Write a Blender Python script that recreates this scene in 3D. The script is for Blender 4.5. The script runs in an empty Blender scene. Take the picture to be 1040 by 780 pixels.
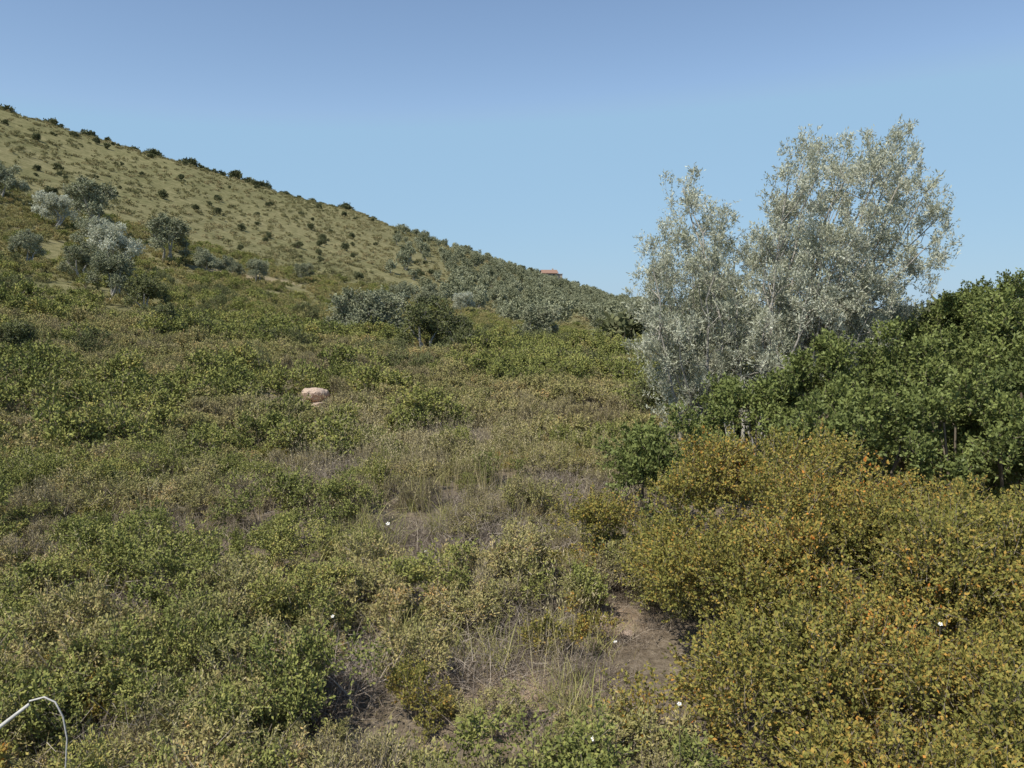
import bpy, math, numpy as np
rng = np.random.default_rng(11)
sc = bpy.context.scene

# ---------------------------------------------------------------- helpers
def lat(ix, iy, seed):
    h = (ix.astype(np.int64)*374761393 + iy.astype(np.int64)*668265263 + seed*1442695041) & 0x7fffffff
    h = ((h ^ (h >> 13))*1274126177) & 0x7fffffff
    h = h ^ (h >> 16)
    return (h % 100003)/100003.0
def vn(x, y, s, seed=0):
    x = np.asarray(x, float)/s; y = np.asarray(y, float)/s
    ix = np.floor(x); iy = np.floor(y); fx = x-ix; fy = y-iy
    fx = fx*fx*(3-2*fx); fy = fy*fy*(3-2*fy)
    a = lat(ix, iy, seed); b = lat(ix+1, iy, seed); c = lat(ix, iy+1, seed); d = lat(ix+1, iy+1, seed)
    return (a*(1-fx)+b*fx)*(1-fy)+(c*(1-fx)+d*fx)*fy
def fbm(x, y, s, seed=0):
    return (vn(x, y, s, seed)+.5*vn(x, y, s*.47, seed+5)+.25*vn(x, y, s*.21, seed+9))/1.75
def unit(v):
    return v/np.maximum(np.linalg.norm(v, axis=-1, keepdims=True), 1e-9)
def az(px):            # bearing (radians, right of straight ahead)
    return math.atan((px-520)/800.0)

# ---------------------------------------------------------------- terrain height (eye level = 0)
cols = [  # bearing, ridge radius, z at r=0,4,8,15,30,60,100,160,ridge
 (-math.pi, 300, [-2.6,-2.6,-2.6,-2.6,-2.6,-2.8,-3,-3,-3]),
 (math.radians(-120), 260, [-2.6,-2.6,-2.6,-2.6,-2.4,-1,2,6,16]),
 (math.radians(-70), 260, [-2.6,-2.6,-2.6,-2.5,-1.8,2,10,24,60]),
 (az(-200), 285, [-2.6,-2.6,-2.6,-2.5,-1.6,2.6,12.5,30,69]),
 (az(0), 300, [-2.6,-2.6,-2.6,-2.5,-1.8,1.9,10,23.5,59]),
 (az(200), 310, [-2.6,-2.6,-2.6,-2.6,-2.2,-.2,5.2,15.2,48.5]),
 (az(370), 360, [-2.6,-2.6,-2.6,-2.6,-2.5,-2.0,.6,6.2,38]),
 (az(520), 430, [-2.6,-2.6,-2.6,-2.65,-2.8,-3.0,-2.9,-1.4,18]),
 (az(620), 480, [-2.6,-2.6,-2.6,-2.7,-3.0,-3.5,-4,-4,3]),
 (az(700), 500, [-2.6,-2.6,-2.6,-2.7,-3.1,-3.8,-5,-6,-3]),
 (az(1040), 500, [-2.6,-2.6,-2.6,-2.7,-3.1,-3.8,-5,-7,-9]),
 (az(1600), 400, [-2.6,-2.6,-2.6,-2.7,-3.1,-3.8,-5,-7,-10]),
 (math.pi, 300, [-2.6,-2.6,-2.6,-2.6,-2.6,-2.8,-3,-3,-3]),
]
CT = np.array([c[0] for c in cols]); CR = np.array([c[1] for c in cols], float)
CZ = np.array([c[2] for c in cols], float)
def ridge_r(t): return np.interp(t, CT, CR)
def height(x, y):
    x = np.atleast_1d(np.asarray(x, float)); y = np.atleast_1d(np.asarray(y, float))
    r = np.hypot(x, y); t = np.arctan2(x, y); R = ridge_r(t)
    Z = [np.interp(t, CT, CZ[:, i]) for i in range(9)]
    K = [0*r, 0*r+4, 0*r+8, 0*r+15, 0*r+30, 0*r+60, 0*r+100, 0*r+160, R, R+70, R+350, 0*r+2500, 0*r+9000]
    Z += [Z[8]*.88-3, Z[8]*.2-14, 0*r-30, 0*r-34]
    K = np.array(K); Z = np.array(Z)
    sl = (Z[1:]-Z[:-1])/(K[1:]-K[:-1])
    m = np.zeros_like(Z); m[1:-1] = .5*(sl[1:]+sl[:-1]); m[8] = .35*sl[7]+.4*sl[8]
    z = Z[-1].copy()
    for i in range(12):
        a = (r >= K[i]) & (r < K[i+1]); h = K[i+1]-K[i]; u = np.clip((r-K[i])/h, 0, 1)
        v = Z[i]*(2*u**3-3*u*u+1)+h*m[i]*(u**3-2*u*u+u)+Z[i+1]*(3*u*u-2*u**3)+h*m[i+1]*(u**3-u*u)
        z = np.where(a, v, z)
    z = z+.14*(fbm(x, y, 2.2, 3)-.5)*np.clip(r/4, 0, 1)
    z = z+.9*(fbm(x, y, 14, 4)-.5)*np.clip((r-12)/30, 0, 1)
    z = z+2.4*(fbm(x, y, 55, 6)-.5)*np.clip((r-70)/120, 0, 1)
    return z
def h1(x, y): return float(height(x, y)[0])

# ---------------------------------------------------------------- ground masks
dry_spots = [(-.3, 7.6, 1.0), (0, 5.4, .8), (.7, 10.2, 1.1), (-2.4, 11.5, .8), (-1.0, 5.3, .6), (-4.8, 11.0, .7), (.9, 8.2, .5), (-1.4, 8.6, .5), (-.5, 4.2, .45),
             (-3.2, 6.4, .45), (-4.4, 9.0, .5), (.8, 6.1, .5), (-5, 18.8, 1.0), (-1.0, 15, 1.0), (2.0, 19, 1.4)]
red_spots = [(-4.9, 11.1, .6), (-5.0, 19.6, .9), (-4.6, 9.0, .35), (-3.3, 6.3, .3), (.12, 4.9, .42), (.75, 6.3, .35)]
def spots(x, y, L):
    o = np.zeros_like(np.asarray(x, float))
    for a, b, r in L: o = np.maximum(o, np.exp(-((x-a)**2+(y-b)**2)/(r*r)))
    return o
def track(x, y):
    r = np.hypot(x, y); t = np.arctan2(x, y)
    a = np.clip((t-az(190))/.03, 0, 1)*np.clip((az(315)-t)/.03, 0, 1)
    return a*np.exp(-((r-97-12*np.sin((t+.3)*6))/2.2)**2)

# ---------------------------------------------------------------- mesh builder
class B:
    def __init__(s): s.v = []; s.f = []; s.m = []; s.t = []; s.n = 0
    def add(s, v, f, mat, tint):
        s.v.append(v.reshape(-1, 3)); s.f.append(f+s.n); s.n += len(s.v[-1])
        s.m.append(np.full(len(f), mat, np.int32)); s.t.append(np.broadcast_to(np.asarray(tint, float), (len(f),)).copy())
    def leaves(s, P, D, L, W, mat, tint, rg):
        n = len(P)
        if n == 0: return
        L = (np.broadcast_to(L, (n,))*rg.uniform(.7, 1.25, n))[:, None]; W = (np.broadcast_to(W, (n,))*rg.uniform(.75, 1.2, n))[:, None]
        D = unit(D); S = unit(np.cross(D, unit(rg.normal(size=(n, 3))))); N = np.cross(D, S)
        v = np.stack([P, P+D*L*.5+S*W*.5+N*W*.12, P+D*L, P+D*L*.5-S*W*.5+N*W*.12], 1)
        s.add(v, np.arange(4*n).reshape(n, 4), mat, tint)
    def ribbons(s, A, C, w, mat, tint, rg):
        n = len(A); D = unit(C-A); S = unit(np.cross(D, unit(rg.normal(size=(n, 3)))))
        w = np.broadcast_to(w, (n,))[:, None]
        v = np.stack([A-S*w*.5, A+S*w*.5, C+S*w*.2, C-S*w*.2], 1)
        s.add(v, np.arange(4*n).reshape(n, 4), mat, tint)
    def blades(s, P, D, Hh, w, bend, mat, tint, rg, k=3):
        n = len(P); D = unit(D); side = unit(np.cross(D, unit(rg.normal(size=(n, 3)))))
        bd = unit(rg.normal(size=(n, 3))*[1, 1, 0]); Hh = np.broadcast_to(Hh, (n,))[:, None]; w = np.broadcast_to(w, (n,))[:, None]
        bend = np.broadcast_to(bend, (n,))[:, None]
        rows = []
        for i in range(k+1):
            u = i/k; c = P+D*Hh*u*(1-.25*bend*u)+bd*Hh*bend*u*u*.6-np.array([0, 0, 1])*Hh*bend*u**3*.3
            ww = w*(1-u*.9)*.5; rows += [c-side*ww, c+side*ww]
        v = np.stack(rows, 1); K = 2*(k+1)
        f = np.concatenate([np.stack([np.arange(n)*K+2*i, np.arange(n)*K+2*i+1, np.arange(n)*K+2*i+3, np.arange(n)*K+2*i+2], 1) for i in range(k)])
        s.add(v, f, mat, np.tile(np.broadcast_to(tint, (n,)), k))
    def tube(s, pts, r0, r1, mat, sides=6, tint=.5):
        pts = np.asarray(pts, float); n = len(pts); T = unit(np.gradient(pts, axis=0))
        a = unit(np.cross(T, np.array([.31, .92, .2]))); b = np.cross(T, a)
        rad = np.linspace(r0, r1, n); ang = np.linspace(0, 2*math.pi, sides, endpoint=False)
        v = np.array([pts[i]+rad[i]*(math.cos(q)*a[i]+math.sin(q)*b[i]) for i in range(n) for q in ang])
        f = np.array([[i*sides+j, i*sides+(j+1) % sides, (i+1)*sides+(j+1) % sides, (i+1)*sides+j] for i in range(n-1) for j in range(sides)])
        s.add(v, f, mat, tint)
    def crown(s, c, semi, nl, lr, nt, lp, L, W, tl, rg, up=.3, mat=0, tmat=1, tw=.004, zmin=None, spread=.8, fill=.45, tm=(.36, .3, .34)):
        c = np.array(c, float); semi = np.array(semi, float)
        u = unit(rg.normal(size=(nl, 3))); u[:, 2] = np.where(u[:, 2] < -.5, -u[:, 2], u[:, 2])
        lc = c+u*semi*rg.uniform(fill, .95, (nl, 1))
        lrad = lr*rg.uniform(.6, 1.35, nl); lt = rg.random(nl)
        li = rg.integers(0, nl, nt)
        v = unit(rg.normal(size=(nt, 3)))+.55*(lc[li]-c)/semi; v[:, 2] += up; v = unit(v)
        tip = lc[li]+v*(lrad[li]*rg.uniform(.55, 1.2, nt))[:, None]
        d = v+.35*rg.normal(size=(nt, 3)); d[:, 2] += up; d = unit(d)
        ln = tl*rg.uniform(.6, 1.3, nt); base = tip-d*ln[:, None]; tt = rg.random(nt)
        if zmin is not None: 
            ok = tip[:, 2] > zmin+.01
            tip = tip[ok]; d = d[ok]; ln = ln[ok]; base = base[ok]; tt = tt[ok]; li = li[ok]; nt = len(tip)
            base[:, 2] = np.maximum(base[:, 2], zmin)
        s.ribbons(base, tip, tw, tmat, tt, rg)
        k = np.repeat(np.arange(nt), lp); q = rg.random(len(k))**.8
        P = base[k]+(tip-base)[k]*q[:, None]+rg.normal(size=(len(k), 3))*L*.25
        D = d[k]+rg.normal(size=(len(k), 3))*spread
        tint = tm[0]*lt[li[k]]+tm[1]*tt[k]+tm[2]*rg.random(len(k))
        if zmin is not None:
            ok = P[:, 2] > zmin; P = P[ok]; D = D[ok]; tint = tint[ok]
        s.leaves(P, D, L, W, mat, tint, rg)
    def mesh(s, name, mats):
        v = np.concatenate(s.v).astype(np.float32); f = np.concatenate(s.f).astype(np.int32)
        m = bpy.data.meshes.new(name); m.vertices.add(len(v)); m.vertices.foreach_set('co', v.ravel())
        m.loops.add(f.size); m.loops.foreach_set('vertex_index', f.ravel())
        m.polygons.add(len(f)); m.polygons.foreach_set('loop_start', np.arange(0, f.size, 4, dtype=np.int32))
        m.polygons.foreach_set('material_index', np.concatenate(s.m))
        a = m.attributes.new('tint', 'FLOAT', 'FACE'); a.data.foreach_set('value', np.concatenate(s.t).astype(np.float32))
        for k in mats: m.materials.append(k)
        m.update(calc_edges=True); m.validate(); return m
    def obj(s, name, mats, link=True):
        o = bpy.data.objects.new(name, s.mesh(name, mats))
        if link: sc.collection.objects.link(o)
        return o

# ---------------------------------------------------------------- materials
def newmat(name):
    m = bpy.data.materials.new(name); m.use_nodes = True; nt = m.node_tree; nt.nodes.clear()
    return m, nt, nt.nodes.new, nt.links.new
def ramp(nt, stops):
    r = nt.nodes.new('ShaderNodeValToRGB'); e = r.color_ramp.elements
    e[0].position, e[0].color = stops[0][0], (*stops[0][1], 1); e[1].position, e[1].color = stops[-1][0], (*stops[-1][1], 1)
    for p, c in stops[1:-1]:
        k = e.new(p); k.color = (*c, 1)
    return r
def leafmat(name, stops, inst=.3, patch=.3, pscale=.5, trans=.0, gloss=.0, rough=.45, gain=1.0):
    stops = [(p, tuple(min(.8, v*gain) for v in c)) for p, c in stops]
    m, nt, N, L = newmat(name)
    at = N('ShaderNodeAttribute'); at.attribute_name = 'tint'
    oi = N('ShaderNodeObjectInfo'); g = N('ShaderNodeNewGeometry')
    a = N('ShaderNodeMath'); a.operation = 'MULTIPLY_ADD'; L(oi.outputs['Random'], a.inputs[0]); a.inputs[1].default_value = inst; a.inputs[2].default_value = -inst*.5
    last = a
    if patch > 0:
        no = N('ShaderNodeTexNoise'); no.inputs['Scale'].default_value = pscale; no.inputs['Detail'].default_value = 1
        L(g.outputs['Position'], no.inputs['Vector'])
        b = N('ShaderNodeMath'); b.operation = 'MULTIPLY_ADD'; L(no.outputs['Fac'], b.inputs[0]); b.inputs[1].default_value = patch*2.2; b.inputs[2].default_value = -patch*1.1
        c = N('ShaderNodeMath'); L(a.outputs[0], c.inputs[0]); L(b.outputs[0], c.inputs[1]); last = c
    d = N('ShaderNodeMath'); d.use_clamp = True; L(last.outputs[0], d.inputs[0]); L(at.outputs['Fac'], d.inputs[1])
    r = ramp(nt, stops); L(d.outputs[0], r.inputs[0])
    df = N('ShaderNodeBsdfDiffuse'); L(r.outputs[0], df.inputs[0]); last = df
    out = N('ShaderNodeOutputMaterial')
    if trans > 0:
        tr = N('ShaderNodeBsdfTranslucent'); mx = N('ShaderNodeMixShader'); mx.inputs[0].default_value = trans
        L(r.outputs[0], tr.inputs[0]); L(df.outputs[0], mx.inputs[1]); L(tr.outputs[0], mx.inputs[2]); last = mx
    if gloss > 0:
        gl = N('ShaderNodeBsdfGlossy'); gl.inputs['Roughness'].default_value = rough; gl.inputs[0].default_value = (.8, .85, .7, 1)
        m2 = N('ShaderNodeMixShader'); m2.inputs[0].default_value = gloss; L(last.outputs[0], m2.inputs[1]); L(gl.outputs[0], m2.inputs[2]); last = m2
    L(last.outputs[0], out.inputs[0])
    return m
def plain(name, c1, c2, scale=8, bump=.3, rough=.9):
    m, nt, N, L = newmat(name)
    tc = N('ShaderNodeTexCoord'); no = N('ShaderNodeTexNoise'); no.inputs['Scale'].default_value = scale; no.inputs['Detail'].default_value = 8
    L(tc.outputs['Object'], no.inputs['Vector']); r = ramp(nt, [(.3, c1), (.7, c2)]); L(no.outputs['Fac'], r.inputs[0])
    p = N('ShaderNodeBsdfPrincipled'); p.inputs['Roughness'].default_value = rough; L(r.outputs[0], p.inputs['Base Color'])
    bp = N('ShaderNodeBump'); bp.inputs['Strength'].default_value = bump; bp.inputs['Distance'].default_value = .05
    L(no.outputs['Fac'], bp.inputs['Height']); L(bp.outputs[0], p.inputs['Normal'])
    out = N('ShaderNodeOutputMaterial'); L(p.outputs[0], out.inputs[0]); return m

G = 1.6
M_rock = leafmat('rockrose_leaf', [(0, (.12, .12, .048)), (.4, (.18, .172, .068)), (.7, (.235, .205, .088)), (.9, (.28, .22, .105)), (1, (.31, .20, .08))], gain=G)
M_lent = leafmat('lentisk_leaf', [(0, (.085, .10, .033)), (.45, (.14, .15, .046)), (.8, (.19, .19, .06)), (1, (.24, .20, .065))], gain=G)
M_heath = leafmat('heath_leaf', [(0, (.13, .12, .058)), (.5, (.20, .175, .085)), (1, (.27, .225, .12))], gain=1.55)
M_orng = leafmat('rusty_leaf', [(0, (.11, .118, .033)), (.38, (.175, .168, .047)), (.62, (.235, .20, .056)), (.78, (.295, .21, .056)), (.90, (.37, .20, .05)), (1, (.45, .175, .04))],
                 inst=0, patch=.26, pscale=1.3, gain=1.42, trans=.15)
M_oak = leafmat('oak_leaf', [(0, (.065, .08, .028)), (.5, (.115, .137, .042)), (1, (.19, .215, .065))], inst=.1, patch=.2, gloss=.02, rough=.5, gain=1.4, trans=.15)
M_mast = leafmat('mastic_leaf', [(0, (.08, .09, .042)), (.5, (.12, .13, .056)), (1, (.18, .185, .08))], inst=.3, patch=.1, gain=1.3)
M_olive = leafmat('olive_leaf', [(0, (.24, .255, .165)), (.4, (.38, .39, .29)), (.75, (.56, .57, .465)), (1, (.68, .685, .60))], inst=.25, patch=.15, trans=.3, gloss=.03, rough=.5, gain=1.15)
M_olived = leafmat('distant_olive_leaf', [(0, (.16, .17, .10)), (.5, (.22, .23, .145)), (1, (.33, .34, .23))], inst=.6, patch=.25, pscale=.03, gain=1.2)
M_dark = leafmat('distant_dark_leaf', [(0, (.08, .09, .05)), (.5, (.12, .13, .067)), (1, (.18, .18, .095))], inst=.3, gain=1.1)
M_hill = leafmat('hillside_scrub_leaf', [(0, (.12, .12, .06)), (.45, (.18, .17, .08)), (.75, (.24, .21, .11)), (1, (.30, .25, .14))], inst=.5, patch=.5, pscale=.035, gain=1.45)
M_dry = leafmat('dry_twig', [(0, (.13, .105, .085)), (.5, (.25, .205, .165)), (1, (.44, .38, .31))])
M_straw = leafmat('dry_grass', [(0, (.24, .205, .10)), (.5, (.38, .32, .18)), (1, (.55, .47, .29))])
M_grass = leafmat('green_grass', [(0, (.14, .15, .05)), (.5, (.23, .225, .08)), (1, (.38, .34, .15))], gain=1.3)
M_twig = leafmat('twig_bark', [(0, (.13, .11, .085)), (1, (.28, .235, .18))], patch=0)
M_bark = plain('olive_bark', (.24, .22, .19), (.47, .44, .39), 14, .6)
M_stone = plain('tan_stone', (.40, .29, .22), (.60, .47, .38), 6, .7)
M_petal = plain('white_petal', (.75, .75, .72), (.85, .85, .82), 3, 0)
M_yel = plain('flower_centre', (.6, .42, .05), (.7, .5, .08), 3, 0)
M_cane = plain('bleached_cane', (.42, .40, .37), (.62, .60, .56), 20, .2)

# ground
m, nt, N, L = newmat('scrubland_soil'); M_ground = m
g = N('ShaderNodeNewGeometry')
def noise(scale, det=8, rough=.6):
    n = N('ShaderNodeTexNoise'); n.inputs['Scale'].default_value = scale; n.inputs['Detail'].default_value = det; n.inputs['Roughness'].default_value = rough
    L(g.outputs['Position'], n.inputs['Vector']); return n
def mix(fac, a, b):
    x = N('ShaderNodeMix'); x.data_type = 'RGBA'
    L(fac, x.inputs[0]); L(a, x.inputs[6]); L(b, x.inputs[7]); return x.outputs[2]
nbig = noise(.03, 5, .65); nmid = noise(.6, 6, .8); nf = noise(14, 6, .75)
soil = ramp(nt, [(.3, (.10, .08, .058)), (.5, (.21, .17, .125)), (.7, (.36, .30, .23))]); L(nf.outputs['Fac'], soil.inputs[0])
veg = ramp(nt, [(.38, (.10, .10, .047)), (.5, (.19, .178, .087)), (.62, (.30, .265, .145))]); L(nmid.outputs['Fac'], veg.inputs[0])
veg2 = ramp(nt, [(.35, (.14, .142, .066)), (.65, (.26, .23, .125))]); L(nbig.outputs['Fac'], veg2.inputs[0])
x = N('ShaderNodeMix'); x.data_type = 'RGBA'; x.inputs[0].default_value = .4; L(veg.outputs[0], x.inputs[6]); L(veg2.outputs[0], x.inputs[7]); vegc = x.outputs[2]
far = N('ShaderNodeAttribute'); far.attribute_name = 'scrub'
c1 = mix(far.outputs['Fac'], soil.outputs[0], vegc)
red = N('ShaderNodeAttribute'); red.attribute_name = 'bare'
rc = ramp(nt, [(.3, (.33, .235, .155)), (.7, (.53, .40, .29))]); L(nf.outputs['Fac'], rc.inputs[0])
c2 = mix(red.outputs['Fac'], c1, rc.outputs[0])
p = N('ShaderNodeBsdfDiffuse'); L(c2, p.inputs['Color'])
bp = N('ShaderNodeBump'); bp.inputs['Strength'].default_value = .8; bp.inputs['Distance'].default_value = .05; L(nf.outputs['Fac'], bp.inputs['Height']); L(bp.outputs[0], p.inputs['Normal'])
out = N('ShaderNodeOutputMaterial'); L(p.outputs[0], out.inputs[0])

# ---------------------------------------------------------------- terrain sheet (polar grid)
rr = np.concatenate([[.0], np.geomspace(.6, 60, 130), np.geomspace(61.5, 700, 150), np.geomspace(730, 9000, 25)])
tt = np.concatenate([np.linspace(-math.pi, -1.0, 60, endpoint=False), np.linspace(-1.0, 1.0, 330, endpoint=False), np.linspace(1.0, math.pi, 60, endpoint=False)])
RR, TT = np.meshgrid(rr, tt, indexing='ij'); X = RR*np.sin(TT); Y = RR*np.cos(TT); Z = height(X.ravel(), Y.ravel())
n0, n1 = RR.shape; V = np.stack([X.ravel(), Y.ravel(), Z], 1); idx = np.arange(n0*n1).reshape(n0, n1)
F = np.stack([idx[:-1], np.roll(idx, -1, 1)[:-1], np.roll(idx, -1, 1)[1:], idx[1:]], -1).reshape(-1, 4)[:, ::-1]
bb = B(); bb.add(V, F.copy(), 0, .5); go = bb.obj('ground', [M_ground]); gm = go.data
nv = len(gm.vertices); co = np.empty(nv*3, np.float32); gm.vertices.foreach_get('co', co); co = co.reshape(-1, 3)
r_ = np.hypot(co[:, 0], co[:, 1])
a = gm.attributes.new('scrub', 'FLOAT', 'POINT'); a.data.foreach_set('value', np.clip((r_-12)/25, 0, 1).astype(np.float32))
brn = np.clip(np.maximum(spots(co[:, 0], co[:, 1], red_spots)*1.2, track(co[:, 0], co[:, 1])*.45), 0, 1)
a = gm.attributes.new('bare', 'FLOAT', 'POINT'); a.data.foreach_set('value', brn.astype(np.float32))
gm.polygons.foreach_set('use_smooth', [True]*len(gm.polygons))

# ---------------------------------------------------------------- instancing
def proto(cname, builders):
    c = bpy.data.collections.new(cname)
    for i, (b, mats) in enumerate(builders):
        c.objects.link(b.obj(cname+'_plant', mats, link=False))
    return c, len(builders)
def scatter(name, coll, x, y, scl, tilt=.1, sink=.02, squash=.15, z=None):
    c, npro = coll; x = np.asarray(x); y = np.asarray(y); n = len(x)
    if z is None: z = height(x, y)-sink
    me = bpy.data.meshes.new(name); me.vertices.add(n); me.vertices.foreach_set('co', np.stack([x, y, z], 1).astype(np.float32).ravel())
    rot = np.stack([rng.normal(0, tilt, n), rng.normal(0, tilt, n), rng.uniform(0, 6.283, n)], 1)
    s = np.stack([scl, scl, scl*rng.uniform(1-squash, 1+squash, n)], 1)
    a = me.attributes.new('rot', 'FLOAT_VECTOR', 'POINT'); a.data.foreach_set('vector', rot.astype(np.float32).ravel())
    a = me.attributes.new('scl', 'FLOAT_VECTOR', 'POINT'); a.data.foreach_set('vector', s.astype(np.float32).ravel())
    a = me.attributes.new('pid', 'INT', 'POINT'); a.data.foreach_set('value', rng.integers(0, npro, n).astype(np.int32))
    o = bpy.data.objects.new(name, me); sc.collection.objects.link(o)
    ng = bpy.data.node_groups.new(name+'_gn', 'GeometryNodeTree')
    ng.interface.new_socket('Geometry', in_out='INPUT', socket_type='NodeSocketGeometry'); ng.interface.new_socket('Geometry', in_out='OUTPUT', socket_type='NodeSocketGeometry')
    gi = ng.nodes.new('NodeGroupInput'); gout = ng.nodes.new('NodeGroupOutput')
    ci = ng.nodes.new('GeometryNodeCollectionInfo'); ci.inputs['Collection'].default_value = c
    ci.inputs['Separate Children'].default_value = True; ci.inputs['Reset Children'].default_value = True
    ip = ng.nodes.new('GeometryNodeInstanceOnPoints'); ip.inputs['Pick Instance'].default_value = True
    def na(nm, ty):
        q = ng.nodes.new('GeometryNodeInputNamedAttribute'); q.data_type = ty; q.inputs['Name'].default_value = nm; return q.outputs['Attribute']
    K = ng.links.new
    K(gi.outputs[0], ip.inputs['Points']); K(ci.outputs[0], ip.inputs['Instance']); K(na('pid', 'INT'), ip.inputs['Instance Index'])
    K(na('rot', 'FLOAT_VECTOR'), ip.inputs['Rotation']); K(na('scl', 'FLOAT_VECTOR'), ip.inputs['Scale']); K(ip.outputs[0], gout.inputs[0])
    md = o.modifiers.new('scatter', 'NODES'); md.node_group = ng
    return o

def shrubs(cname, mat, n, R, H, nl, lr, nt, lp, L, W, tl, up=.3, tw=.004, spread=.8, tm=None, dead=0):
    out = []
    for i in range(n):
        b = B(); k = rng.uniform(.8, 1.2)
        b.crown((0, 0, H*.42), (R*k, R/k, H*.5), nl, lr, nt, lp, L, W, tl, rng, up=up, tw=tw, zmin=0, spread=spread)
        m = 14; e = unit(rng.normal(size=(m, 3)))*[R*.6, R*.6, 0]; e[:, 2] = H*rng.uniform(.3, .7, m)
        b.ribbons(np.zeros((m, 3)), e, .010*H/.5, 1, .4, rng)
        if dead:
            u = unit(rng.normal(size=(dead, 3))); u[:, 2] = abs(u[:, 2])+.3
            b.blades(rng.normal(size=(dead, 3))*[R*.3, R*.3, 0], u, rng.uniform(H*.6, H*1.2, dead), .005, rng.uniform(0, .6, dead), 1, .4+.5*rng.random(dead), rng)
        out.append((b, [mat, tm or M_twig]))
    return proto(cname, out)
C_rock = shrubs('rockrose', M_rock, 6, .40, .46, 13, .13, 330, 14, .028, .010, .14, dead=35, tm=M_dry)
C_lent = shrubs('lentisk', M_lent, 5, .42, .50, 13, .15, 400, 15, .024, .012, .12)
C_heath = shrubs('heath', M_heath, 5, .34, .46, 11, .12, 460, 11, .020, .006, .20, up=.8, spread=.5, dead=50, tm=M_dry)
C_rust = shrubs('rusty_shrub', M_orng, 3, .40, .46, 13, .14, 340, 14, .024, .014, .13)
C_mast = shrubs('mastic_bush', M_mast, 4, .80, 1.0, 20, .26, 420, 9, .055, .028, .2, tw=.008)
C_mrock = shrubs('hill_rockrose', M_rock, 5, .42, .44, 14, .13, 300, 9, .034, .015, .12, tw=.006)
C_mlent = shrubs('hill_lentisk', M_lent, 5, .44, .52, 14, .13, 320, 9, .034, .018, .12, tw=.006)
C_mheath = shrubs('hill_heath', M_heath, 4, .36, .44, 12, .12, 330, 8, .034, .010, .18, up=.8, spread=.5, tw=.006)
C_mid = shrubs('maquis', M_rock, 4, .8, .65, 14, .22, 220, 6, .09, .042, .22, tw=.01)
C_midg = shrubs('green_maquis', M_lent, 4, .8, .75, 14, .24, 230, 6, .09, .046, .22, tw=.01)
C_far = shrubs('hill_scrub', M_hill, 5, .85, .6, 7, .3, 60, 4, .22, .11, .3, tw=.02)
C_fdark = shrubs('distant_bush', M_dark, 4, 1.5, 2.4, 14, .6, 280, 5, .36, .22, .5, tw=.02)
# twig tangles
out = []
for i in range(5):
    b = B(); n = 360
    u = unit(rng.normal(size=(n, 3))); u[:, 2] = abs(u[:, 2])*.8+.1
    P = rng.normal(size=(n, 3))*[.17, .17, 0]; wd = rng.uniform(.003, .006, n); wd[:24] = .011
    b.blades(P, u, rng.uniform(.12, .40, n), wd, rng.uniform(0, .9, n), 0, rng.random(n), rng)
    A = P+unit(u)*rng.uniform(.08, .3, (n, 1)); b.ribbons(A, A+unit(rng.normal(size=(n, 3))+[0, 0, .4])*rng.uniform(.05, .14, (n, 1)), .003, 0, rng.random(n), rng)
    out.append((b, [M_dry]))
C_twig = proto('dry_twigs', out)
def tufts(cname, mat, num, nb, rad, h, w, bend, lean, seeds=0):
    out = []
    for i in range(num):
        b = B(); P = rng.normal(size=(nb, 3))*[rad, rad, 0]; D = rng.normal(size=(nb, 3))*lean; D[:, 2] = 1
        hh = rng.uniform(h[0], h[1], nb); b.blades(P, D, hh, w, rng.uniform(bend[0], bend[1], nb), 0, rng.random(nb), rng)
        if seeds:
            T = P[:seeds]+unit(D[:seeds])*hh[:seeds, None]*.93
            for q in range(6): b.leaves(T+rng.normal(size=(seeds, 3))*[.008, .008, .035], D[:seeds]+rng.normal(size=(seeds, 3))*.4, .028, .007, 0, .8, rng)
        out.append((b, [mat]))
    return proto(cname, out)
C_straw = tufts('straw_tuft', M_straw, 4, 60, .06, (.12, .42), .0045, (.1, 1.0), .35)
C_green = tufts('green_tuft', M_grass, 4, 70, .06, (.15, .45), .006, (.2, 1.1), .35)
C_stalk = tufts('seed_stalks', M_straw, 4, 26, .12, (.45, .85), .004, (.05, .4), .16, 18)
C_short = tufts('short_grass', M_straw, 4, 50, .12, (.04, .14), .005, (.3, 1.2), .6)

def polar(n, r0, r1, t0=-.78, t1=.72):
    r = np.sqrt(rng.uniform(r0*r0, r1*r1, n)); t = rng.uniform(t0, t1, n); return r*np.sin(t), r*np.cos(t)
def big(x, y):   # footprint of the large named bushes and stones
    return (((x-2.4)/1.9)**2+((y-4.7)/1.9)**2 < 1) | (((x-4.6)/3.3)**2+((y-9.3)/1.6)**2 < 1) | ((x > 2.2) & (y < 8) & (y > 2.5)) | \
           (((x+4.9)/.65)**2+((y-18.3)/1.7)**2 < 1) | (((x+4.75)/.5)**2+((y-10.7)/.8)**2 < 1)
def dryf(x, y):
    return np.clip(spots(x, y, dry_spots)+1.1*(fbm(x, y, 1.6, 21)-.55), 0, 1)
def field(n, r0, r1, keep):
    x, y = polar(n, r0, r1); k = (~big(x, y)) & (rng.random(n) < keep(x, y)); return x[k], y[k]
def sp(x, y, s): return vn(x, y, 1.6, s)*.6+vn(x, y, 5, s+1)*.4
x, y = field(1250, 3.0, 14, lambda x, y: np.clip(1.15-1.8*dryf(x, y), .07, 1)*(sp(x, y, 31) > .38)*.8)
scatter('rockrose_shrubs', C_rock, x, y, rng.uniform(.35, 1.15, len(x)))
x, y = field(620, 3.3, 14, lambda x, y: np.clip(1.15-2.0*dryf(x, y), .05, 1)*(sp(x, y, 41) > .50)*.8)
scatter('lentisk_shrubs', C_lent, x, y, rng.uniform(.4, 1.3, len(x)))
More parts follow.
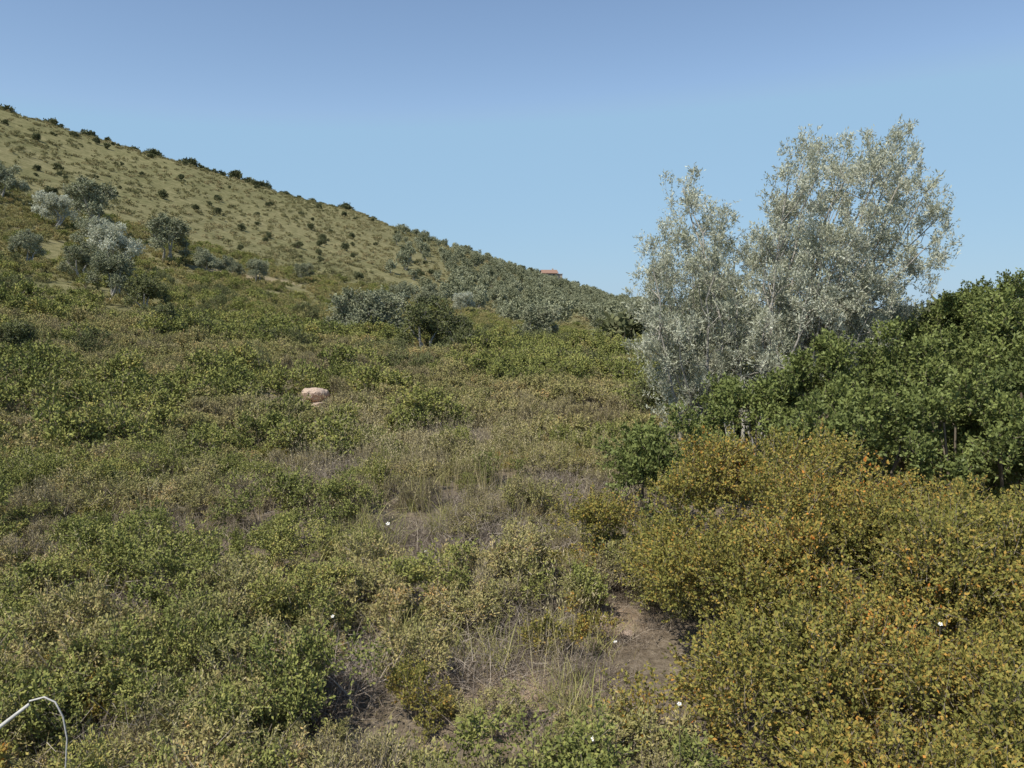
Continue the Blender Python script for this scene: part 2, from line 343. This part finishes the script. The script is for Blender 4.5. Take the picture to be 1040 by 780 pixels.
x, y = field(950, 3.0, 14, lambda x, y: np.clip(1.1-1.4*dryf(x, y), .10, 1)*(sp(x, y, 51) > .44)*.8)
scatter('heath_shrubs', C_heath, x, y, rng.uniform(.4, 1.1, len(x)))
x, y = field(330, 3.0, 14, lambda x, y: np.clip(1.1-1.6*dryf(x, y), .05, 1)*(sp(x, y, 57) > .58)*.8)
scatter('rusty_low_shrubs', C_rust, x, y, rng.uniform(.35, .9, len(x)))
x, y = field(1050, 2.8, 15, lambda x, y: np.clip(.12+1.3*dryf(x, y), 0, 1))
scatter('dry_twig_tangle', C_twig, x, y, rng.uniform(.6, 1.4, len(x)))
x, y = field(1000, 2.6, 18, lambda x, y: .18+.5*(vn(x, y, 1.3, 61) > .62)); scatter('dry_grass_tufts', C_straw, x, y, rng.uniform(.5, 1.2, len(x)))
x, y = field(2000, 2.6, 20, lambda x, y: .2+.6*(vn(x, y, 1.7, 71) > .52)); scatter('green_grass_tufts', C_green, x, y, rng.uniform(.5, 1.5, len(x)))
x, y = field(1800, 2.4, 13, lambda x, y: .25+.4*(spots(x, y, dry_spots) > .4)); scatter('short_dry_grass', C_short, x, y, rng.uniform(.6, 1.3, len(x)))
gx = rng.normal(0, 1, 150)*1.6-1.2; gy = rng.normal(0, 1, 150)*2.2+12.5
ex, ey = field(260, 4, 25, lambda x, y: .5); gx = np.r_[gx, ex]; gy = np.r_[gy, ey]
scatter('tall_grass_stalks', C_stalk, gx, gy, rng.uniform(.7, 1.2, len(gx)))
# middle distance
def grow(x, y): return np.clip(.8+.02*(np.hypot(x, y)-13), .8, 1.3)
x, y = field(5400, 13, 42, lambda x, y: .75*(sp(x, y, 81) > .42)*np.clip(1.15-1.5*dryf(x, y), .1, 1)); scatter('rockrose_shrubs', C_mrock, x, y, rng.uniform(.6, 1.7, len(x))*grow(x, y))
x, y = field(3000, 13, 42, lambda x, y: .8*(sp(x, y, 83) > .53)*np.clip(1.15-1.8*dryf(x, y), .05, 1)); scatter('lentisk_shrubs', C_mlent, x, y, rng.uniform(.6, 2.4, len(x))*grow(x, y))
x, y = field(3600, 13, 42, lambda x, y: .8*(sp(x, y, 85) > .44)*np.clip(1.2-1.2*dryf(x, y), .1, 1)); scatter('heath_shrubs', C_mheath, x, y, rng.uniform(.6, 1.6, len(x))*grow(x, y))
x, y = field(2000, 13, 42, lambda x, y: .25+.6*(vn(x, y, 4, 87) > .55)); scatter('dry_grass_tufts', C_straw, x, y, rng.uniform(.8, 1.5, len(x)))
x, y = field(600, 13, 24, lambda x, y: np.clip(1.2*dryf(x, y), 0, 1)); scatter('dry_twig_tangle', C_twig, x, y, rng.uniform(.9, 1.6, len(x)))
x, y = field(420, 15, 75, lambda x, y: .7*(sp(x, y, 89) > .45)); scatter('mastic_bushes', C_mast, x, y, rng.uniform(.5, 1.5, len(x)))
tk = lambda x, y: np.clip(1-1.3*track(x, y), 0, 1)
x, y = field(9000, 40, 125, lambda x, y: tk(x, y)*(.35+.45*(vn(x, y, 7, 91) > .4))); scatter('maquis_scrub', C_mid, x, y, rng.uniform(.4, 1.1, len(x)))
x, y = field(3600, 40, 125, lambda x, y: tk(x, y)*(.15+.7*(sp(x, y, 93) > .55))); scatter('green_maquis_scrub', C_midg, x, y, rng.uniform(.4, 1.3, len(x)))
x, y = field(38000, 110, 520, lambda x, y: (.3+.6*(fbm(x, y, 12, 95) > .45))*(np.hypot(x, y) < ridge_r(np.arctan2(x, y))+20)); scatter('hillside_scrub', C_far, x, y, rng.uniform(.35, 1.1, len(x)))
x, y = field(2400, 90, 480, lambda x, y: .45*(fbm(x, y, 30, 97) > .44)*(np.hypot(x, y) < ridge_r(np.arctan2(x, y)))); scatter('hillside_bushes', C_fdark, x, y, rng.uniform(.2, .7, len(x)))
x, y = polar(260, 45, 190, az(645), .78); scatter('background_bushes', C_fdark, x, y, rng.uniform(1.0, 1.9, len(x)))
# skyline trees
rt = []
for pa, pb, n in [(5, 60, 5), (62, 82, 4), (90, 125, 6), (140, 175, 8), (190, 250, 18), (250, 300, 12), (300, 345, 4), (345, 440, 12), (440, 500, 16), (500, 620, 26)]:
    for i in range(n):
        t = az(rng.uniform(pa, pb)); r = float(ridge_r(t))+rng.uniform(-3, 10); rt.append((r*math.sin(t), r*math.cos(t)))
rt = np.array(rt); scatter('ridge_trees', C_fdark, rt[:, 0], rt[:, 1], rng.uniform(.8, 2.0, len(rt)))

# olive prototypes
def olive_mesh(mat, seed, L=.13, W=.06, nt=950, lp=9, bushy=0):
    rg = np.random.default_rng(seed); b = B()
    for k in range(3):
        e = np.array([rg.normal()*.4, rg.normal()*.4, 1.5]); s = np.array([rg.normal()*.1, rg.normal()*.1, -.1])
        mdl = (s+e)/2+rg.normal(size=3)*.12; b.tube([s, (s+mdl)/2, mdl, e], .09, .03, 1)
    b.crown((0, 0, 1.6-.4*bushy), (1.2, 1.2, 1.05+.4*bushy), 28, .42, nt, lp, L, W, .34, rg, up=.1, tw=.012, zmin=.05, fill=.3)
    return (b, [mat, M_bark])
C_olv = proto('olive', [olive_mesh(M_olived, 200+i, .28, .15, 260, 5, 1) for i in range(4)])
x, y = polar(1000, 110, 470, az(395), az(660)); rd = np.hypot(x, y); t = np.arctan2(x, y)
k = (rd < ridge_r(t)+4) & (rng.random(len(x)) < np.clip((t-az(390))/.12, 0, 1))
scatter('olive_grove', C_olv, x[k], y[k], rng.uniform(.7, 1.5, k.sum()))
meshes = {}
for key, mat in (('olive_tree', M_olive), ('grey_olive_tree', M_olived), ('mastic_tree', M_mast)):
    meshes[key] = []
    for i in range(3):
        bm_, mt_ = olive_mesh(mat, 300+i, L=.11, W=.045, nt=1150, lp=11, bushy=1); meshes[key].append(bm_.mesh(key, mt_))
for i, (px, d, hgt, key) in enumerate([(12, 92, 4.8, 'grey_olive_tree'), (62, 84, 4.2, 'olive_tree'), (96, 90, 6.4, 'grey_olive_tree'), (116, 70, 4.7, 'olive_tree'), (102, 74, 4.0, 'grey_olive_tree'),
        (173, 84, 5.4, 'grey_olive_tree'), (212, 84, 3.0, 'grey_olive_tree'), (118, 50, 3.4, 'grey_olive_tree'), (150, 46, 2.6, 'mastic_tree'), (236, 86, 2.6, 'grey_olive_tree'),
        (264, 88, 3.0, 'grey_olive_tree'), (90, 56, 3, 'grey_olive_tree'), (362, 45, 3.6, 'grey_olive_tree'), (386, 46, 3.8, 'grey_olive_tree'), (440, 36, 3.1, 'mastic_tree'),
        (470, 35, 2.3, 'mastic_tree'), (548, 60, 3.8, 'grey_olive_tree'), (640, 70, 3.2, 'mastic_tree'), (618, 90, 3.2, 'mastic_tree'), (310, 100, 2.8, 'grey_olive_tree'),
        (410, 95, 3.6, 'grey_olive_tree'), (436, 105, 3.8, 'grey_olive_tree'), (470, 110, 3.5, 'olive_tree'), (35, 60, 2.6, 'grey_olive_tree'), (165, 33, 1.9, 'mastic_tree'), (15, 24, 1.6, 'mastic_tree')]):
    t = az(px); xx = d*math.tan(t); o = bpy.data.objects.new(key, meshes[key][i % 3]); sc.collection.objects.link(o)
    o.location = (xx, d, h1(xx, d)-.05); s = hgt/2.9; o.scale = (s*1.15, s*1.15, s); o.rotation_euler = (0, 0, i*1.9)

# ---------------------------------------------------------------- large named plants
rg = np.random.default_rng(5); b = B(); D0 = 13.0; gx0, gy0 = 3.9, 13.0; gz = h1(gx0, gy0)
tg = [(690, 180), (700, 205), (667, 232), (722, 220), (700, 255), (745, 245), (662, 262), (660, 300), (680, 300), (715, 300), (745, 285), (735, 325), (690, 335), (675, 330), (675, 265), (725, 265), (700, 320), (665, 345),
      (815, 140), (825, 165), (795, 175), (785, 205), (850, 150), (868, 145), (905, 135), (915, 155), (880, 170), (930, 190), (945, 212), (840, 195), (870, 215), (905, 200), (900, 240), (935, 240),
      (830, 235), (800, 240), (775, 250), (860, 260), (820, 280), (780, 290), (890, 280), (925, 270), (850, 305), (800, 320), (765, 320), (885, 320), (915, 300), (895, 165), (850, 175), (805, 205), (855, 235)]
pitch = math.atan(.1)
stems = []
for k in range(14):
    sx = gx0+rg.normal()*.5; sy = gy0+rg.normal()*.5; stems.append(np.array([sx, sy, h1(sx, sy)-.1]))
for (px, py) in tg:
    dd = D0+rg.uniform(-1.1, 1.1); wx = (px-520)/800*dd; wz = (294-py*.985)/800*dd; T = np.array([wx, dd, wz])
    S = min(stems, key=lambda s: abs(s[0]-(gx0+(wx-gx0)*.45))+rg.random()*.5)
    pts = []; ph = rg.normal(size=3)*.16
    for u in np.linspace(0, 1, 9):
        w = u**1.35; q = S+(T-S)*np.array([w, w, u])+ph*math.sin(u*math.pi)+rg.normal(size=3)*.035*(0 < u < 1); pts.append(q)
    b.tube(pts, rg.uniform(.02, .042), .008, 1, 6)
    for j in range(8):
        u0 = rg.uniform(.45, .95); q = pts[int(u0*8)]; e = q+unit(rg.normal(size=3)+[0, 0, .6])*rg.uniform(.3, .65)
        b.tube([q, (q+e)/2+rg.normal(size=3)*.05, e], .010, .004, 1, 4)
        b.crown(e, (.26, .26, .28), 5, .16, 20, 13, .060, .018, .24, rg, up=.5, tw=.004, spread=.6)
    b.crown(T-[0, 0, .1], (.38, .38, .44), 9, .19, 78, 14, .060, .018, .28, rg, up=.6, tw=.005, spread=.6)
b.obj('multi_stemmed_olive_tree', [M_olive, M_bark])

def bush(name, cx, cy, R, H, mats, nl, lr, nt, lp, L, W, tl, seed, ry=None, up=.3, tm=(.36, .3, .34), fill=.55):
    rg = np.random.default_rng(seed); b = B(); gz = h1(cx, cy)
    for k in range(7):
        e = np.array([cx+rg.uniform(-1, 1)*R*.4, cy+rg.uniform(-1, 1)*R*.3, gz+H*rg.uniform(.5, .7)]); s = np.array([cx+rg.normal()*.1, cy+rg.normal()*.1, gz-.1])
        b.tube([s, s*.6+e*.4+rg.normal(size=3)*.04, e], .012*H, .005*H, 1)
    b.crown((cx, cy, gz+H*.48), (R, ry or R, H*.46), nl, lr, nt, lp, L, W, tl, rg, up=up, zmin=gz+.02, fill=fill, tm=tm)
    b.obj(name, mats)
for i, (px, d, R, H) in enumerate([(690, 8.4, .65, 1.5), (765, 9.3, .85, 2.0), (850, 9.4, .95, 2.4), (935, 9.2, 1.0, 2.55), (1035, 9.4, 1.15, 3.0), (880, 8.0, 1.0, 1.9), (985, 8.0, 1.1, 2.1), (1090, 8.6, 1.2, 2.7), (1200, 9.2, 1.3, 3.2), (655, 9.0, .45, 1.25),
                                    (965, 13, 1.3, 3.2), (1030, 12.5, 1.2, 3.5), (1060, 7.6, .9, 2.0)]):
    bush('evergreen_oak_bush', (px-520)/800*d, d, R, H, [M_oak, M_twig], int(34*R*H/2)+6, .22, int(600*R*H), 15, .045, .028, .20, 400+i, up=.4)
for i, (cx, cy, R, H) in enumerate([(2.1, 5.95, 1.1, 1.64), (2.95, 5.6, 1.05, 1.38), (1.6, 5.25, .72, 1.12), (2.3, 4.8, .95, 1.26), (2.8, 5.0, .8, 1.3), (3.2, 4.6, .9, 1.1), (1.5, 4.2, .55, .8), (2.1, 3.9, .8, .93),
                                      (.82, 7.2, .38, .72), (3.0, 3.8, .8, .9), (.95, 4.4, .3, .4), (1.7, 3.3, .6, .55), (2.6, 3.2, .7, .6)]):
    bush('rusty_leaved_shrub', cx, cy, R, H, [M_orng, M_twig], int(36*R*R)+10, .27, int(1650*R*(H+R*.5)), 16, .023, .0145, .15, 500+i, up=.4, tm=(.10, .30, .58), fill=.65)

# ---------------------------------------------------------------- stones, flowers, cane, house
import bmesh
from mathutils import Vector, noise as mn
def stone(x, y, s, flat=.5, zoff=0):
    bm = bmesh.new(); bmesh.ops.create_icosphere(bm, subdivisions=4, radius=1)
    o = Vector((x*3, y*3, s*7))
    for v in bm.verts:
        n = mn.noise(v.co*1.1+o)*.45+mn.noise(v.co*3+o)*.14+mn.noise(v.co*8+o)*.04; v.co *= (1+n)
        v.co.z = max(min(v.co.z, .75), -.6)
    me = bpy.data.meshes.new('stone'); bm.to_mesh(me); bm.free(); me.materials.append(M_stone)
    ob = bpy.data.objects.new('stone', me); sc.collection.objects.link(ob); ob.location = (x, y, h1(x, y)+s*flat*.3+zoff); ob.scale = (s, s*.8, s*flat)
    ob.rotation_euler = (.15, .1, x*2)
for a in [(-4.75, 11.3, .25, .5, .04), (-5.05, 11.1, .13, .5, .02), (-5.0, 19.8, .32, .8, .18), (-5.3, 19.6, .18, .6, .06), (-4.75, 19.3, .18, .6, .04), (.78, 6.25, .09, .6), (.9, 6.0, .07, .6), (-4.4, 8.9, .1, .5), (.6, 5.2, .05, .6), (-2.1, 11.9, .14, .6), (-6.2, 18, .2, .6, .15), (-3.3, 6.4, .07, .5)]:
    stone(*a)
b = B(); rg = np.random.default_rng(9)
def ray(px, py, d):
    a = 390-py; c, s = math.cos(pitch), math.sin(pitch); den = c*800+s*a
    return np.array([(px-520)/den*d, d, (c*a-s*800)/den*d])
for px, py, d, s in [(603, 750, 3.7, .015), (690, 715, 3.4, .011), (394, 532, 8.2, .024), (338, 626, 5.6, .014), (625, 652, 5.4, .016), (955, 634, 3.7, .012), (432, 560, 7.3, .012)]:
    c = ray(px, py, d); nrm = unit(np.array([-.2, -.6, .8])+rg.normal(size=3)*.2); u = unit(np.cross(nrm, [1, .2, 0])); w = np.cross(nrm, u)
    vs = []; fs = []
    for k in range(5):
        a0 = k*2*math.pi/5
        f = lambda r, aa, up: c+s*(r*(math.cos(a0+aa)*u+math.sin(a0+aa)*w)+up*nrm)
        vs += [f(.1, 0, 0), f(.75, -.5, .15), f(1, 0, .25), f(.75, .5, .15)]; fs.append([4*k, 4*k+1, 4*k+2, 4*k+3])
    b.add(np.array(vs), np.array(fs), 0, .5)
    b.tube([c, c+nrm*s*.12], s*.28, s*.12, 1, 6)
    g_ = np.array([c[0], c[1]+.05, h1(c[0], c[1])]); b.tube([c-nrm*s*.05, c*.5+g_*.5+[.02, .01, 0], g_], .0015, .002, 2, 4)
b.obj('white_rockrose_flowers', [M_petal, M_yel, M_twig])
b = B(); 
b.tube([ray(-60, 800, 3.3), ray(0, 738, 3.35), ray(30, 715, 3.4)], .010, .007, 0, 8); b.obj('dry_cane', [M_cane])
b = B(); b.tube([ray(30, 712, 3.4), ray(45, 708, 3.4), ray(56, 713, 3.4), ray(64, 728, 3.4), ray(68, 750, 3.4), ray(64, 830, 3.4)], .0045, .003, 0, 6); b.obj('dry_cane', [M_cane])

# farmhouse on the far shoulder
M_wall = plain('rendered_wall', (.42, .34, .27), (.52, .44, .35), 1, .2); M_roof = plain('terracotta_tiles', (.24, .14, .10), (.34, .21, .15), 3, .5)
M_win = plain('dark_window', (.03, .035, .04), (.05, .05, .06), 1, 0, .3)
hx = (557-520)/800*425; hy = 425; hz = h1(hx, hy)+2.0
em = bpy.data.objects.new('farmhouse', None); sc.collection.objects.link(em); em.location = (hx, hy, hz); em.rotation_euler = (0, 0, .2)
def part(name, vs, fs, mat):
    me = bpy.data.meshes.new(name); me.from_pydata(vs, [], fs); me.materials.append(mat); o = bpy.data.objects.new(name, me); sc.collection.objects.link(o); o.parent = em
def box(name, a, c, mat):
    vs = [(x, y, z) for z in (a[2], c[2]) for x, y in ((a[0], a[1]), (c[0], a[1]), (c[0], c[1]), (a[0], c[1]))]
    part(name, vs, [(0, 3, 2, 1), (4, 5, 6, 7), (0, 1, 5, 4), (1, 2, 6, 5), (2, 3, 7, 6), (3, 0, 4, 7)], mat)
box('walls', (-4, -3, -4), (4, 3, 2.6), M_wall)
part('gables', [(-4, -3, 2.6), (-4, 3, 2.6), (-4, 0, 4.1), (4, -3, 2.6), (4, 3, 2.6), (4, 0, 4.1)], [(0, 1, 2), (3, 5, 4)], M_wall)
part('roof', [(-4.5, -3.6, 2.45), (4.5, -3.6, 2.45), (4.5, 0, 4.3), (-4.5, 0, 4.3), (4.5, 3.6, 2.45), (-4.5, 3.6, 2.45), (-4.5, -3.6, 2.25), (4.5, -3.6, 2.25), (4.5, 3.6, 2.25), (-4.5, 3.6, 2.25)],
     [(0, 1, 2, 3), (3, 2, 4, 5), (0, 6, 7, 1), (5, 4, 8, 9)], M_roof)
box('chimney', (2, .6, 3.3), (2.7, 1.3, 5), M_wall); box('extension', (4.02, -2, -4), (7, 2, 1.9), M_wall); box('extension_roof', (3.9+.12, -2.3, 1.92), (7.3, 2.3, 2.15), M_roof)
box('door', (-.5, -3.04, 0), (.5, -3.01, 2.1), M_win)
for i, q in enumerate((-2.9, 1.7)): box('window_%d' % i, (q, -3.04, .9), (q+1.1, -3.01, 2), M_win)

# ---------------------------------------------------------------- sky, sun, camera
el = math.radians(54); saz = math.radians(-136)   # sun bearing: left and behind the viewer
w = bpy.data.worlds.new('World'); sc.world = w; w.use_nodes = True; nt = w.node_tree
bg = nt.nodes['Background']; bg.inputs[1].default_value = .145
sk = nt.nodes.new('ShaderNodeTexSky'); sk.sky_type = 'NISHITA'; sk.sun_disc = False; sk.sun_elevation = el; sk.sun_rotation = saz
sk.air_density = 1.0; sk.dust_density = .25; sk.ozone_density = 1.2; sk.altitude = 100
mx = nt.nodes.new('ShaderNodeMix'); mx.data_type = 'RGBA'; mx.blend_type = 'DARKEN'; mx.inputs[0].default_value = .87
nt.links.new(sk.outputs[0], mx.inputs[6]); mx.inputs[7].default_value = (2.25, 3.65, 5.1, 1)   # hazy blue ceiling near the horizon
nt.links.new(mx.outputs[2], bg.inputs[0])
ld = bpy.data.lights.new('sun', 'SUN'); ld.energy = 5.0; ld.angle = math.radians(.5); ld.color = (1, .94, .82)
lo = bpy.data.objects.new('sun', ld); sc.collection.objects.link(lo)
S = Vector((math.sin(saz)*math.cos(el), math.cos(saz)*math.cos(el), math.sin(el)))
lo.rotation_euler = S.to_track_quat('Z', 'Y').to_euler()
cd = bpy.data.cameras.new('camera'); cd.sensor_width = 36; cd.lens = 36*800/1040; cd.clip_end = 20000; cd.clip_start = .1
cam = bpy.data.objects.new('camera', cd); sc.collection.objects.link(cam); cam.location = (0, 0, 0); cam.rotation_euler = (math.pi/2-pitch, 0, 0)
sc.camera = cam
sc.view_settings.view_transform = 'Standard'; sc.view_settings.look = 'None'; sc.view_settings.exposure = 0
